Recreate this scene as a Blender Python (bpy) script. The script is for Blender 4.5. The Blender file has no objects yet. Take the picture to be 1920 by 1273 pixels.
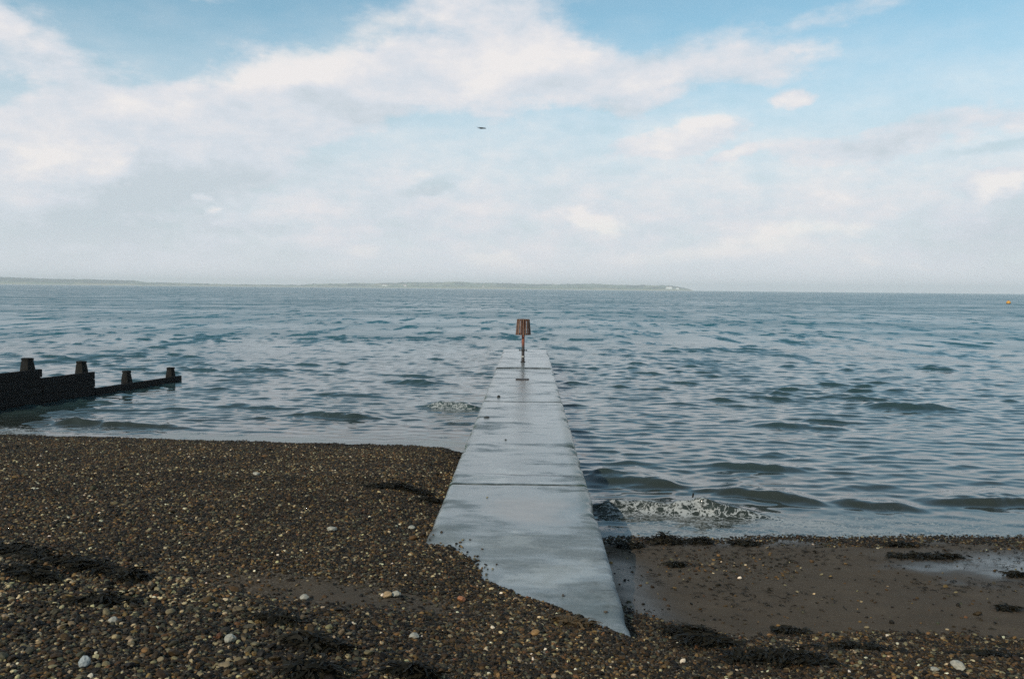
import bpy, bmesh, math, random
import numpy as np
from mathutils import Matrix, Vector, Euler

R = math.radians
scene = bpy.context.scene
COL = scene.collection

# ------------------------------------------------------------------ camera, sky, sun, exposure
CAM_H = 3.3                                   # metres above the sea
cam_data = bpy.data.cameras.new("camera")
cam_data.lens = 32.0
cam_data.sensor_width = 36.0
cam_data.clip_start = 0.1
cam_data.clip_end = 60000
cam = bpy.data.objects.new("camera", cam_data)
COL.objects.link(cam)
cam.matrix_world = (Matrix.Translation((0, 0, CAM_H)) @ Matrix.Rotation(R(1.007), 4, 'Z')
                    @ Matrix.Rotation(R(90 - 3.19), 4, 'X') @ Matrix.Rotation(R(0.55), 4, 'Z'))
scene.camera = cam

SUN_EL, SUN_AZ = 34.0, -142.0                 # azimuth clockwise from +Y (out to sea): sun on the left, a little behind
SUN_STRENGTH = 3.0
SKY_STRENGTH = 0.10
scene.view_settings.view_transform = 'Standard'
scene.view_settings.look = 'None'
scene.view_settings.exposure = 0.0
scene.view_settings.gamma = 1.0
scene.view_settings.use_curve_mapping = False

sun_data = bpy.data.lights.new("sun", 'SUN')
sun_data.energy = SUN_STRENGTH
sun_data.angle = R(0.5)
sun_data.color = (1.0, 0.90, 0.76)
sun = bpy.data.objects.new("sun", sun_data)
COL.objects.link(sun)
sd = Vector((math.sin(R(SUN_AZ)) * math.cos(R(SUN_EL)), math.cos(R(SUN_AZ)) * math.cos(R(SUN_EL)), math.sin(R(SUN_EL))))
sun.rotation_euler = (-sd).to_track_quat('-Z', 'Y').to_euler()
sun.location = sd * 200

cy = scene.cycles
cy.max_bounces = 6
cy.diffuse_bounces = 2
cy.glossy_bounces = 3
cy.transmission_bounces = 2
cy.volume_bounces = 1
cy.caustics_reflective = False
cy.caustics_refractive = False
cy.use_denoising = False


# ------------------------------------------------------------------ node helpers
class E:
    """a float socket with arithmetic"""
    def __init__(s, nt, sock): s.nt, s.k = nt, sock
    def _m(s, op, *a):
        n = s.nt.nodes.new('ShaderNodeMath'); n.operation = op
        for i, v in enumerate((s,) + a):
            if isinstance(v, E): s.nt.links.new(v.k, n.inputs[i])
            else: n.inputs[i].default_value = v
        return E(s.nt, n.outputs[0])
    def __add__(s, o): return s._m('ADD', o)
    def __sub__(s, o): return s._m('SUBTRACT', o)
    def __mul__(s, o): return s._m('MULTIPLY', o)
    def __truediv__(s, o): return s._m('DIVIDE', o)
    __radd__ = __add__
    __rmul__ = __mul__
    def rsub(s, c): return (s * -1.0) + c
    def mx(s, o): return s._m('MAXIMUM', o)
    def mn(s, o): return s._m('MINIMUM', o)
    def pw(s, o): return s._m('POWER', o)
    def abs(s): return s._m('ABSOLUTE')
    def ss(s, a, b, c=0.0, d=1.0):
        n = s.nt.nodes.new('ShaderNodeMapRange'); n.interpolation_type = 'SMOOTHSTEP'
        s.nt.links.new(s.k, n.inputs[0])
        for i, v in enumerate((a, b, c, d)): n.inputs[i + 1].default_value = v
        return E(s.nt, n.outputs[0])


class NT:
    def __init__(s, nt): s.nt = nt
    def n(s, t, **kw):
        n = s.nt.nodes.new(t)
        for k, v in kw.items(): setattr(n, k, v)
        return n
    def put(s, sock, v):
        if isinstance(v, E): s.nt.links.new(v.k, sock)
        elif isinstance(v, bpy.types.NodeSocket): s.nt.links.new(v, sock)
        else:
            if hasattr(sock.default_value, '__len__') and len(sock.default_value) == 4 and len(v) == 3: v = tuple(v) + (1,)
            sock.default_value = v
    def mapping(s, vec, loc=(0, 0, 0), rot=(0, 0, 0), scale=(1, 1, 1), kind='POINT'):
        n = s.n('ShaderNodeMapping', vector_type=kind)
        s.put(n.inputs[0], vec); s.put(n.inputs[1], loc); s.put(n.inputs[2], rot); s.put(n.inputs[3], scale)
        return n.outputs[0]
    def noise(s, vec, scale, detail=4, rough=0.55, dist=0.0, color=False):
        n = s.n('ShaderNodeTexNoise')
        s.put(n.inputs['Vector'], vec); s.put(n.inputs['Scale'], scale); s.put(n.inputs['Detail'], detail)
        s.put(n.inputs['Roughness'], rough); s.put(n.inputs['Distortion'], dist)
        return n.outputs['Color'] if color else E(s.nt, n.outputs[0])
    def voronoi(s, vec, scale, feature='F1', out='Distance', rnd=1.0):
        n = s.n('ShaderNodeTexVoronoi', feature=feature)
        s.put(n.inputs['Vector'], vec); s.put(n.inputs['Scale'], scale)
        n.inputs['Randomness'].default_value = rnd
        return E(s.nt, n.outputs[out]) if out == 'Distance' else n.outputs[out]
    def mix(s, f, a, b):
        n = s.n('ShaderNodeMix', data_type='RGBA')
        s.put(n.inputs[0], f); s.put(n.inputs[6], a); s.put(n.inputs[7], b)
        return n.outputs[2]
    def sep(s, v):
        n = s.n('ShaderNodeSeparateXYZ'); s.put(n.inputs[0], v)
        return [E(s.nt, o) for o in n.outputs]
    def comb(s, x, y, z=0.0):
        n = s.n('ShaderNodeCombineXYZ')
        s.put(n.inputs[0], x); s.put(n.inputs[1], y); s.put(n.inputs[2], z)
        return n.outputs[0]
    def vmath(s, op, a, b=None, scale=None):
        n = s.n('ShaderNodeVectorMath', operation=op)
        s.put(n.inputs[0], a)
        if b is not None: s.put(n.inputs[1], b)
        if scale is not None: s.put(n.inputs['Scale'], scale)
        return n.outputs['Value'] if op in ('LENGTH', 'DOT_PRODUCT') else n.outputs[0]
    def attr(s, name, fac=False, kind='GEOMETRY'):
        n = s.n('ShaderNodeAttribute', attribute_type=kind, attribute_name=name)
        return E(s.nt, n.outputs['Fac']) if fac else n.outputs['Color']
    def ramp(s, f, stops):
        n = s.n('ShaderNodeValToRGB'); s.put(n.inputs[0], f)
        el = n.color_ramp.elements
        while len(el) < len(stops): el.new(0.5)
        for e, (p, c) in zip(el, stops):
            e.position = p; e.color = tuple(c) + (1,)
        return n.outputs[0]
    def bump(s, h, strength, dist, normal=None):
        n = s.n('ShaderNodeBump')
        s.put(n.inputs['Height'], h); s.put(n.inputs['Strength'], strength); s.put(n.inputs['Distance'], dist)
        if normal is not None: s.put(n.inputs['Normal'], normal)
        return n.outputs[0]


def material(name):
    m = bpy.data.materials.new(name); m.use_nodes = True
    t = NT(m.node_tree)
    b = m.node_tree.nodes['Principled BSDF']
    return m, t, b


# ------------------------------------------------------------------ sky
world = bpy.data.worlds.new("World")
scene.world = world
world.use_nodes = True
F = 1707.0 / 1000.0                                   # kilo-pixels per radian in the photograph


def build_sky():
    nt = world.node_tree
    t = NT(nt)
    bg = nt.nodes['Background']
    sky = t.n('ShaderNodeTexSky', sky_type='NISHITA')
    sky.sun_disc = False
    sky.sun_elevation = R(SUN_EL)
    sky.sun_rotation = R(SUN_AZ)
    sky.air_density = 1.0; sky.dust_density = 0.6; sky.ozone_density = 2.0
    d = t.n('ShaderNodeTexCoord').outputs['Generated']
    x, y, z = t.sep(t.vmath('NORMALIZE', d))
    az = x._m('ARCTAN2', y)
    el = z._m('ARCSINE')
    P = t.comb(az * F, el * F, 0.0)                   # bearing and height above the horizon
    wv = t.noise(t.mapping(P, scale=(1, 1.6, 1)), 3.2, 6, 0.6, color=True)
    wv = t.vmath('SUBTRACT', wv, (0.5, 0.5, 0.5))
    W = t.vmath('ADD', P, t.vmath('MULTIPLY', wv, (0.30, 0.16, 0)))

    def q(px, py):
        a = math.atan((px - 990) / 1707.0)
        e = math.atan((541 + 0.0096 * (px - 960) - py) / 1707.0 * math.cos(a))
        return a * F, e * F

    def blob(px, py, rx, ry, rot, soft=0.15):
        cx, cyy = q(px, py)
        v = t.mapping(W, loc=(cx, cyy, 0), rot=(0, 0, R(rot)), scale=(rx / 1000., ry / 1000., 1), kind='TEXTURE')
        return E(nt, t.vmath('LENGTH', v)).ss(1.15, soft, 0.0, 1.0)

    def total(lst):
        acc = None
        for (px, py, rx, ry, rot, s) in lst:
            b = blob(px, py, rx, ry, rot) * s
            acc = b if acc is None else acc + b
        return acc

    cover = total([
        (90, 275, 200, 75, 8, 0.9), (190, 320, 130, 62, 20, 0.7), (430, 250, 290, 95, 6, 0.9),
        (580, 165, 230, 95, 12, 0.95), (860, 130, 300, 110, 8, 0.95), (1080, 130, 230, 85, -8, 0.9),
        (1380, 110, 230, 75, -6, 0.75), (900, 15, 260, 55, 6, 0.75), (380, -5, 90, 30, 0, 0.5),
        (1240, 262, 190, 42, 9, 0.75), (1464, 185, 66, 26, 5, 0.8), (1335, 308, 62, 22, 8, 0.6),
        (1690, 255, 330, 46, 6, 0.6), (1860, 350, 90, 28, 6, 0.6), (90, 105, 180, 105, -30, 0.62), (440, 95, 150, 60, 10, 0.42),
        (250, 180, 150, 100, -40, 0.45), (1190, 160, 330, 60, 10, 0.5), (10, 20, 60, 40, 0, 0.5),
        (1560, 20, 180, 26, 8, 0.4), (250, 345, 330, 70, 4, 0.45),
    ])
    veil = (el * F).ss(0.46, 0.12, 0.0, 1.0)          # thin high cloud thickening towards the horizon
    f1 = t.noise(t.mapping(P, loc=(3.1, 1.7, 0), scale=(1.0, 2.1, 1)), 2.6, 8, 0.56)
    f3 = t.noise(t.mapping(P, loc=(1.3, 4.2, 0), scale=(1.0, 1.7, 1)), 17.0, 7, 0.62)
    f2 = t.noise(t.mapping(P, loc=(7.3, 0.2, 0), scale=(1.0, 2.4, 1)), 8.0, 7, 0.6)
    up = (el * F).ss(0.55, 0.9, 0.0, 0.10)            # broken cloud overhead too
    dens = cover * 0.80 + veil * 0.62 - 0.04 + up + (f1 - 0.5) * 1.0 + (f2 - 0.5) * 0.75 + (f3 - 0.5) * 0.35
    mask = dens.ss(0.0, 0.80, 0.10, 0.97).mx((el * F).ss(0.58, 0.13, 0.0, 0.97) + (f2 - 0.5) * 0.25)
    # bright heads and greyer bellies
    bright = total([
        (170, 325, 75, 45, 25, 1.0), (60, 295, 75, 36, 10, 0.8), (520, 130, 150, 55, 15, 0.9), (990, 120, 200, 50, 18, 0.7),
        (700, 60, 200, 60, 10, 0.5), (372, 364, 34, 12, 0, 0.9), (404, 397, 30, 12, 0, 1.0), (1108, 410, 56, 18, -6, 0.9),
        (1240, 250, 160, 30, 9, 0.7), (1420, 455, 190, 26, 7, 0.55), (912, 478, 42, 20, 10, 0.9), (710, 462, 60, 22, 0, 0.5),
        (1464, 185, 50, 20, 5, 0.6), (1230, 470, 160, 26, 8, 0.6), (1620, 497, 30, 12, 0, 0.6), (1690, 497, 22, 10, 0, 0.6),
        (1860, 350, 60, 16, 8, 0.8), (180, 447, 60, 14, 0, 0.5), (300, 230, 150, 40, 5, 0.4),
        (1340, 305, 46, 18, 8, 0.6), (1180, 160, 200, 30, 12, 0.45), (1560, 440, 60, 18, 0, 0.35),
    ])
    grey = total([
        (330, 345, 260, 42, 6, 0.8), (620, 210, 170, 42, -4, 0.55), (820, 362, 40, 16, 20, 0.5), (790, 376, 60, 12, 5, 0.4),
        (120, 430, 330, 90, 0, 0.75), (1880, 440, 240, 90, 0, 0.6), (1850, 290, 120, 14, 4, 0.6), (1160, 200, 120, 20, 0, 0.3),
        (480, 425, 120, 16, 0, 0.4), (1650, 270, 220, 20, 5, 0.4), (500, 480, 240, 30, 0, 0.3), (100, 120, 90, 26, 15, 0.35),
    ])
    tone = bright * 0.62 - grey * 0.75 + (f2 - 0.5) * 1.2 + (f3 - 0.5) * 0.9 + (f1 - 0.5) * 0.8 + 0.5
    cc = t.ramp(tone, [(0.0, (5.9, 6.55, 7.1)), (0.40, (6.9, 7.35, 7.95)), (0.66, (7.75, 7.8, 8.15)), (0.95, (8.85, 8.5, 8.4))])
    blue = t.vmath('MULTIPLY', sky.outputs[0], (1.12, 1.50, 1.32))
    horizon = (el * F).ss(0.12, 0.0, 0.0, 0.75)
    c = t.mix(mask, blue, cc)
    c = t.mix(horizon, c, (7.9, 8.1, 8.5))
    t.put(bg.inputs['Color'], c)
    bg.inputs['Strength'].default_value = SKY_STRENGTH


build_sky()


# ------------------------------------------------------------------ numpy helpers
def hash2(ix, iy, seed):
    h = (ix.astype(np.int64) * 374761393 + iy.astype(np.int64) * 668265263 + seed * 974711) & 0x7fffffff
    h = ((h ^ (h >> 13)) * 1274126177) & 0x7fffffff
    return ((h ^ (h >> 16)) & 0xffff) / 65535.0


def vnoise(x, y, seed=0):
    x = np.asarray(x, float); y = np.asarray(y, float)
    ix = np.floor(x); iy = np.floor(y); fx = x - ix; fy = y - iy
    fx = fx * fx * fx * (fx * (fx * 6 - 15) + 10); fy = fy * fy * fy * (fy * (fy * 6 - 15) + 10)
    a = hash2(ix, iy, seed); b = hash2(ix + 1, iy, seed); c = hash2(ix, iy + 1, seed); d = hash2(ix + 1, iy + 1, seed)
    return (a * (1 - fx) + b * fx) * (1 - fy) + (c * (1 - fx) + d * fx) * fy


def fbm(x, y, seed=0, octv=4, gain=0.5):
    s = 0; a = 1; tot = 0
    for k in range(octv):
        s = s + a * vnoise(x * 2 ** k + 17.3 * k, y * 2 ** k - 9.1 * k, seed + k); tot += a; a *= gain
    return s / tot - 0.5


def sstep(x, a, b):
    u = np.clip((np.asarray(x, float) - a) / (b - a), 0, 1)
    return u * u * (3 - 2 * u)


def grid_mesh(name, X, Y, Z, mat, attrs=None, smooth=True):
    n, m = X.shape
    me = bpy.data.meshes.new(name)
    co = np.stack([X, Y, Z], -1).reshape(-1, 3).astype(np.float32)
    idx = np.arange(n * m).reshape(n, m)
    q = np.stack([idx[:-1, :-1], idx[:-1, 1:], idx[1:, 1:], idx[1:, :-1]], -1).reshape(-1, 4).astype(np.int32)
    me.vertices.add(len(co)); me.vertices.foreach_set('co', co.ravel())
    me.loops.add(q.size); me.loops.foreach_set('vertex_index', q.ravel())
    me.polygons.add(len(q))
    me.polygons.foreach_set('loop_start', np.arange(0, q.size, 4, dtype=np.int32))
    if smooth: me.polygons.foreach_set('use_smooth', np.ones(len(q), bool))
    for k, v in (attrs or {}).items():
        a = me.attributes.new(k, 'FLOAT', 'POINT'); a.data.foreach_set('value', v.ravel().astype(np.float32))
    me.update(calc_edges=True)
    me.validate()
    me.materials.append(mat)
    o = bpy.data.objects.new(name, me); COL.objects.link(o)
    return o


def link_mesh(name, verts, faces, mat, parent=None, smooth=False):
    me = bpy.data.meshes.new(name)
    me.from_pydata([tuple(v) for v in verts], [], faces)
    if smooth:
        me.polygons.foreach_set('use_smooth', np.ones(len(me.polygons), bool))
    me.update()
    me.materials.append(mat)
    o = bpy.data.objects.new(name, me); COL.objects.link(o)
    if parent: o.parent = parent
    return o


def link_bm(name, bm, mat, parent=None, smooth=False):
    me = bpy.data.meshes.new(name); bm.to_mesh(me); bm.free()
    if smooth:
        me.polygons.foreach_set('use_smooth', np.ones(len(me.polygons), bool))
    me.materials.append(mat)
    o = bpy.data.objects.new(name, me); COL.objects.link(o)
    if parent: o.parent = parent
    return o


def tag(o, label=None, cat=None, group=None, kind=None):
    if label: o['label'] = label
    if cat: o['category'] = cat
    if group: o['group'] = group
    if kind: o['kind'] = kind
    return o


def empty(name, loc, rz=0.0):
    o = bpy.data.objects.new(name, None); COL.objects.link(o)
    o.location = loc; o.rotation_euler = (0, 0, rz); o.empty_display_size = 0.2
    return o


# ------------------------------------------------------------------ the lie of the beach
PIER_L, PIER_R, PIER_TOP = -1.045, 0.825, 0.70


def bank_line(x):
    return np.interp(x, [-9, -4.58, -3.1, -2.07, -1.26, -0.3, 3.0], [8.9, 7.9, 7.2, 6.5, 5.8, 5.0, 3.5])


def ground(x, y):
    x = np.asarray(x, float); y = np.asarray(y, float)
    yd = np.interp(x, [-14, -6, -2.0, -1.05, -0.4, 0.1, 0.77, 1.6, 4, 12], [11.4, 10.7, 9.6, 8.95, 7.85, 7.38, 6.62, 6.45, 6.3, 6.2])
    t = y - yd + 0.15 * fbm(x * 1.3, y * 1.3, 5, 3)
    inland = 0.70 + 0.045 + np.where(t < 0, -t, 0) * 0.085
    shore_l = np.interp(x, [-40, -11.4, -1.5, 2], [20.6, 19.5, 18.7, 18.4])
    shore_r = np.interp(x, [-2, 0.8, 6.75, 20], [11.9, 11.9, 12.3, 13.2])
    tl = np.clip(t / (shore_l - yd), 0, 3)
    left = np.where(tl < 1, 0.745 * (1 - tl) ** 0.9, -(tl - 1) * 0.9)
    drop = 0.40 + (0.745 - 0.40) * np.exp(-np.clip(t, 0, 50) / 0.42)
    tr = np.clip((y - (yd + 0.8)) / (shore_r - yd - 0.8), 0, 6)
    right = np.where(t > 0, drop - 0.40 * np.where(tr < 1, tr ** 1.15, 1 + (tr - 1) * 1.2), inland)
    left = np.where(t > 0, left, inland)
    k = sstep(x, -0.75, 0.55)
    z = left * (1 - k) + right * k
    z = z - 0.085 * np.exp(-((x + 1.15) / 0.40) ** 2) * sstep(y, 8.9, 9.5)
    # cusp of shingle against the walkway, storm bank in the foreground, scoured hollow
    z = z + 0.11 * np.exp(-((x + 2.2) / 1.5) ** 2) * sstep(y, 12.2, 12.75) * sstep(y, 15.5, 13.2) * (1 - k)
    b = bank_line(x) + 0.22 * fbm(x * 1.7, y * 0.6, 31, 3)
    z = z + 0.14 * sstep(y, b + 0.10, b - 0.28) * sstep(x, 1.4, -0.4)
    z = z - 0.06 * np.exp(-(((x + 1.55) / 1.15) ** 2 + ((y - 7.05) / 0.55) ** 2) ** 2)
    z = z + 0.055 * fbm(x * 0.9, y * 0.9, 11, 4) * sstep(y, 19, 15) * (1 - 0.6 * k) + 0.03 * fbm(x * 3, y * 3, 12, 3) * (1 - 0.75 * k * sstep(t, 0.3, 1.0))
    # sand banked up along the right side of the walkway to narrow its shadow
    z = z + 0.12 * np.exp(-((x - 0.8) / 0.45) ** 2) * sstep(t, 0.2, 1.0) * sstep(y, 11.2, 9.0) * k
    return np.maximum(z, -1.6)


def sandiness(x, y):
    """1 on bare sand, 0 on shingle"""
    x = np.asarray(x, float); y = np.asarray(y, float)
    nz = fbm(x * 1.1, y * 1.6, 41, 4)
    right = sstep(x, 0.5, 0.9) * sstep(y + nz * 1.2, 7.35, 8.0) * sstep(y + nz * 1.0, 11.9, 11.45)
    grit = np.exp(-(((x - 2.3) / 1.3) ** 2 + ((y - 10.3) / 1.1) ** 2)) * 0.30
    hollow = np.exp(-(((x + 1.5) / 1.15) ** 2 + ((y - 7.02 + 0.12 * (x + 1.5)) / 0.42) ** 2) ** 1.5) * (0.95 + nz)
    return np.clip(np.maximum(right - grit, hollow), 0, 1)


# ------------------------------------------------------------------ beach ground
def mat_ground():
    m, t, b = material('wet_sand')
    pos = t.n('ShaderNodeNewGeometry').outputs['Position']
    sand = t.attr('sand', True); wet = t.attr('wet', True)
    n1 = t.noise(pos, 2.3, 5, 0.6); n2 = t.noise(pos, 26, 4, 0.65); n3 = t.noise(pos, 160, 2, 0.6)
    c_s = t.ramp(n1 * 0.6 + n2 * 0.4, [(0.3, (0.056, 0.041, 0.027)), (0.7, (0.102, 0.076, 0.051))])
    v = t.voronoi(pos, 75, out='Color')
    vr = t.sep(v)[0]
    c_g = t.ramp(vr, [(0.0, (0.015, 0.012, 0.009)), (0.5, (0.045, 0.034, 0.022)), (0.8, (0.10, 0.075, 0.045)), (1.0, (0.24, 0.21, 0.17))])
    speck = n3.ss(0.54, 0.64, 0, 0.65)
    c_s = t.mix(speck, c_s, (0.03, 0.024, 0.018))
    c = t.mix(sand, c_g, c_s)
    c = t.mix(wet * 0.45, c, (0.03, 0.03, 0.028))
    t.put(b.inputs['Base Color'], c)
    t.put(b.inputs['Roughness'], (wet * (n1.ss(0.3, 0.7, 0.75, 1.0)) * -0.80) + 0.90)
    t.put(b.inputs['Specular IOR Level'], wet * 0.35 + 0.15)
    d1 = t.voronoi(pos, 75)
    h = (d1 * -0.012) * (sand.rsub(1.0)) + n3 * 0.003 + n2 * 0.010 + t.noise(t.mapping(pos, scale=(0.5, 1, 1)), 7.0, 4, 0.6) * 0.012
    t.put(b.inputs['Normal'], t.bump(h, wet * -0.65 + 0.9, 1.0))
    return m


def build_beach():
    xs = np.concatenate([np.linspace(-120, -15, 40)[:-1], np.arange(-15, 12, 0.045), np.linspace(12, 120, 40)])
    ys = np.concatenate([np.linspace(-40, 3.2, 30)[:-1], np.arange(3.2, 22, 0.045), np.linspace(22, 45, 30)])
    X, Y = np.meshgrid(xs, ys)
    Z = ground(X, Y)
    S = sandiness(X, Y)
    nz = fbm(X * 1.5, Y * 2.5, 77, 4)
    streak = np.exp(-(((Y - (10.45 + 0.05 * (X - 6))) + nz * 0.8) / 0.80) ** 2) * sstep(X + nz * 2, 3.8, 5.6)
    along = np.exp(-((X - 1.05 + nz * 0.2) / 0.30) ** 2) * sstep(Y, 7.2, 8.0) * sstep(Y, 11.0, 10.0)
    broad = 0.18 * sstep(X + nz * 3, 3.0, 6.5) * sstep(Y, 8, 9) * sstep(Y, 11.5, 11)
    edge = sstep(Z, 0.07, 0.0)
    Wt = np.clip(np.maximum.reduce([streak, 0.6 * along, broad, edge * 0.8]), 0, 1)
    o = grid_mesh('beach', X, Y, Z, mat_ground(), {'sand': S, 'wet': Wt})
    tag(o, 'brown shingle and wet sand beach sloping down to the sea', 'beach', kind='structure')


build_beach()


# ------------------------------------------------------------------ sea
def ridge(X, Y, x0, y0, x1, y1, amp, wsea, wshore, seed):
    u = (X - x0) / (x1 - x0)
    yc = y0 + (y1 - y0) * u + 0.50 * fbm(X * 1.1, X * 0 + seed, seed, 4)
    taper = sstep(u, -0.25, 0.35) * sstep(u, 1.25, 0.65)
    a = amp * taper * (0.75 + 0.9 * (fbm(X * 1.6, X * 0 + seed * 1.7, seed + 3, 3) + 0.25))
    d = Y - yc
    prof = np.where(d > 0, np.exp(-(d / wsea) ** 2), np.exp(-(d / wshore) ** 2))
    return a * prof * (1 + 0.6 * fbm(X * 3.0, Y * 4.0, seed + 9, 3)), d, taper


RIDGES = [  # x0, y0, x1, y1, height, width to sea, width to shore, foam
    (0.75, 13.75, 3.3, 13.1, 0.25, 0.50, 0.15, 0.99),
    (3.0, 14.9, 4.5, 14.2, 0.20, 0.6, 0.22, 0.0),
    (4.9, 14.2, 6.0, 13.9, 0.14, 0.5, 0.22, 0.0),
    (6.4, 14.5, 8.4, 14.3, 0.17, 0.6, 0.22, 0.1),
    (0.8, 15.9, 2.6, 15.3, 0.17, 0.8, 0.28, 0.0),
    (3.4, 17.2, 5.2, 16.8, 0.13, 0.6, 0.25, 0.0),
    (9.6, 26.4, 12.2, 25.9, 0.26, 1.0, 0.40, 0.0),
    (5.6, 22.4, 7.6, 22.0, 0.15, 0.8, 0.35, 0.0),
    (10.8, 19.0, 13.4, 19.4, 0.13, 0.6, 0.3, 0.0),
    (-2.95, 25.2, -1.15, 24.4, 0.24, 0.6, 0.2, 1.0),
    (-2.2, 22.2, -1.15, 21.8, 0.12, 0.5, 0.2, 0.5),
    (-6.0, 23.3, -3.9, 22.8, 0.20, 0.7, 0.25, 0.35),
    (-11.6, 21.1, -8.2, 20.7, 0.20, 0.7, 0.2, 0.15),
    (-8.6, 24.8, -6.2, 24.3, 0.13, 0.7, 0.3, 0.0),
    (-5.0, 31.5, -2.6, 31.0, 0.18, 0.9, 0.4, 0.0),
    (-12.2, 35.5, -9.2, 35.0, 0.17, 1.0, 0.5, 0.0),
    (-6.5, 27.8, -4.2, 27.3, 0.12, 0.8, 0.4, 0.0),
]


def mat_sea():
    m, t, b = material('sea_water')
    geo = t.n('ShaderNodeNewGeometry')
    pos = geo.outputs['Position']
    foam = t.attr('foam', True); shallow = t.attr('shallow', True); sub = t.attr('sub', True)
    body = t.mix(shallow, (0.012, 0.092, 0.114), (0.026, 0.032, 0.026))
    # wind ripples finer than the mesh
    flat = t.mapping(pos, scale=(0.50, 1.0, 0.0))
    w1 = t.vmath('SUBTRACT', t.noise(flat, 2.6, 3, 0.55, color=True), (0.5, 0.5, 0.5))
    w2 = t.vmath('SUBTRACT', t.noise(t.mapping(pos, loc=(31, 5, 0), scale=(0.55, 1.0, 0.0)), 8.0, 3, 0.6, color=True), (0.5, 0.5, 0.5))
    w3 = t.vmath('SUBTRACT', t.noise(t.mapping(pos, loc=(3, 55, 0), scale=(0.5, 1.0, 0.0)), 0.33, 3, 0.5, color=True), (0.5, 0.5, 0.5))
    gust = t.noise(t.mapping(pos, scale=(0.5, 1.0, 0)), 0.06, 3, 0.6).ss(0.35, 0.65, 0.5, 1.0) * 1.1
    w = t.vmath('ADD', t.vmath('SCALE', w1, scale=(sub * 0.10 + 0.09) * gust), t.vmath('SCALE', w2, scale=(sub * 0.06 + 0.07) * gust))
    w = t.vmath('ADD', w, t.vmath('SCALE', w3, scale=sub * 0.25))
    dash = t.noise(t.mapping(pos, scale=(0.42, 0.11, 0.0)), 1.0, 5, 0.66) - 0.5
    dash2 = t.noise(t.mapping(pos, loc=(70, 8, 0), scale=(0.10, 0.008, 0.0)), 1.0, 3, 0.6) - 0.5
    w = t.vmath('ADD', w, t.comb(0.0, ((dash - 0.03).mx(0.0) * -3.4 + dash2 * -0.20) * sub, 0.0))
    w = t.vmath('MULTIPLY', w, (0.8, 1.0, 0.0))
    nrm = t.vmath('NORMALIZE', t.vmath('ADD', geo.outputs['Normal'], w))
    # foam laces
    fp = t.vmath('ADD', t.mapping(pos, scale=(0.55, 1.0, 0.6)), t.vmath('SCALE', t.noise(pos, 3.0, 3, 0.6, color=True), scale=0.35))
    lace = t.voronoi(fp, 8.0, 'DISTANCE_TO_EDGE').ss(0.16, 0.0)
    lace2 = t.voronoi(fp, 21.0, 'DISTANCE_TO_EDGE').ss(0.20, 0.0)
    blot = t.noise(t.mapping(pos, scale=(0.5, 1, 1)), 9.0, 6, 0.75)
    pat = lace * 0.32 + lace2 * 0.38 + blot * 0.80
    fm = (pat + foam * 0.95 - 1.31).ss(0.0, 0.30, 0.0, 0.9)
    col = t.mix(fm, body, (0.33, 0.34, 0.33))
    t.put(b.inputs['Base Color'], col)
    t.put(b.inputs['Roughness'], fm * 0.6 + 0.06 + sub * gust * 0.27)
    b.inputs['IOR'].default_value = 1.333
    t.put(b.inputs['Normal'], nrm)
    return m


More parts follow.
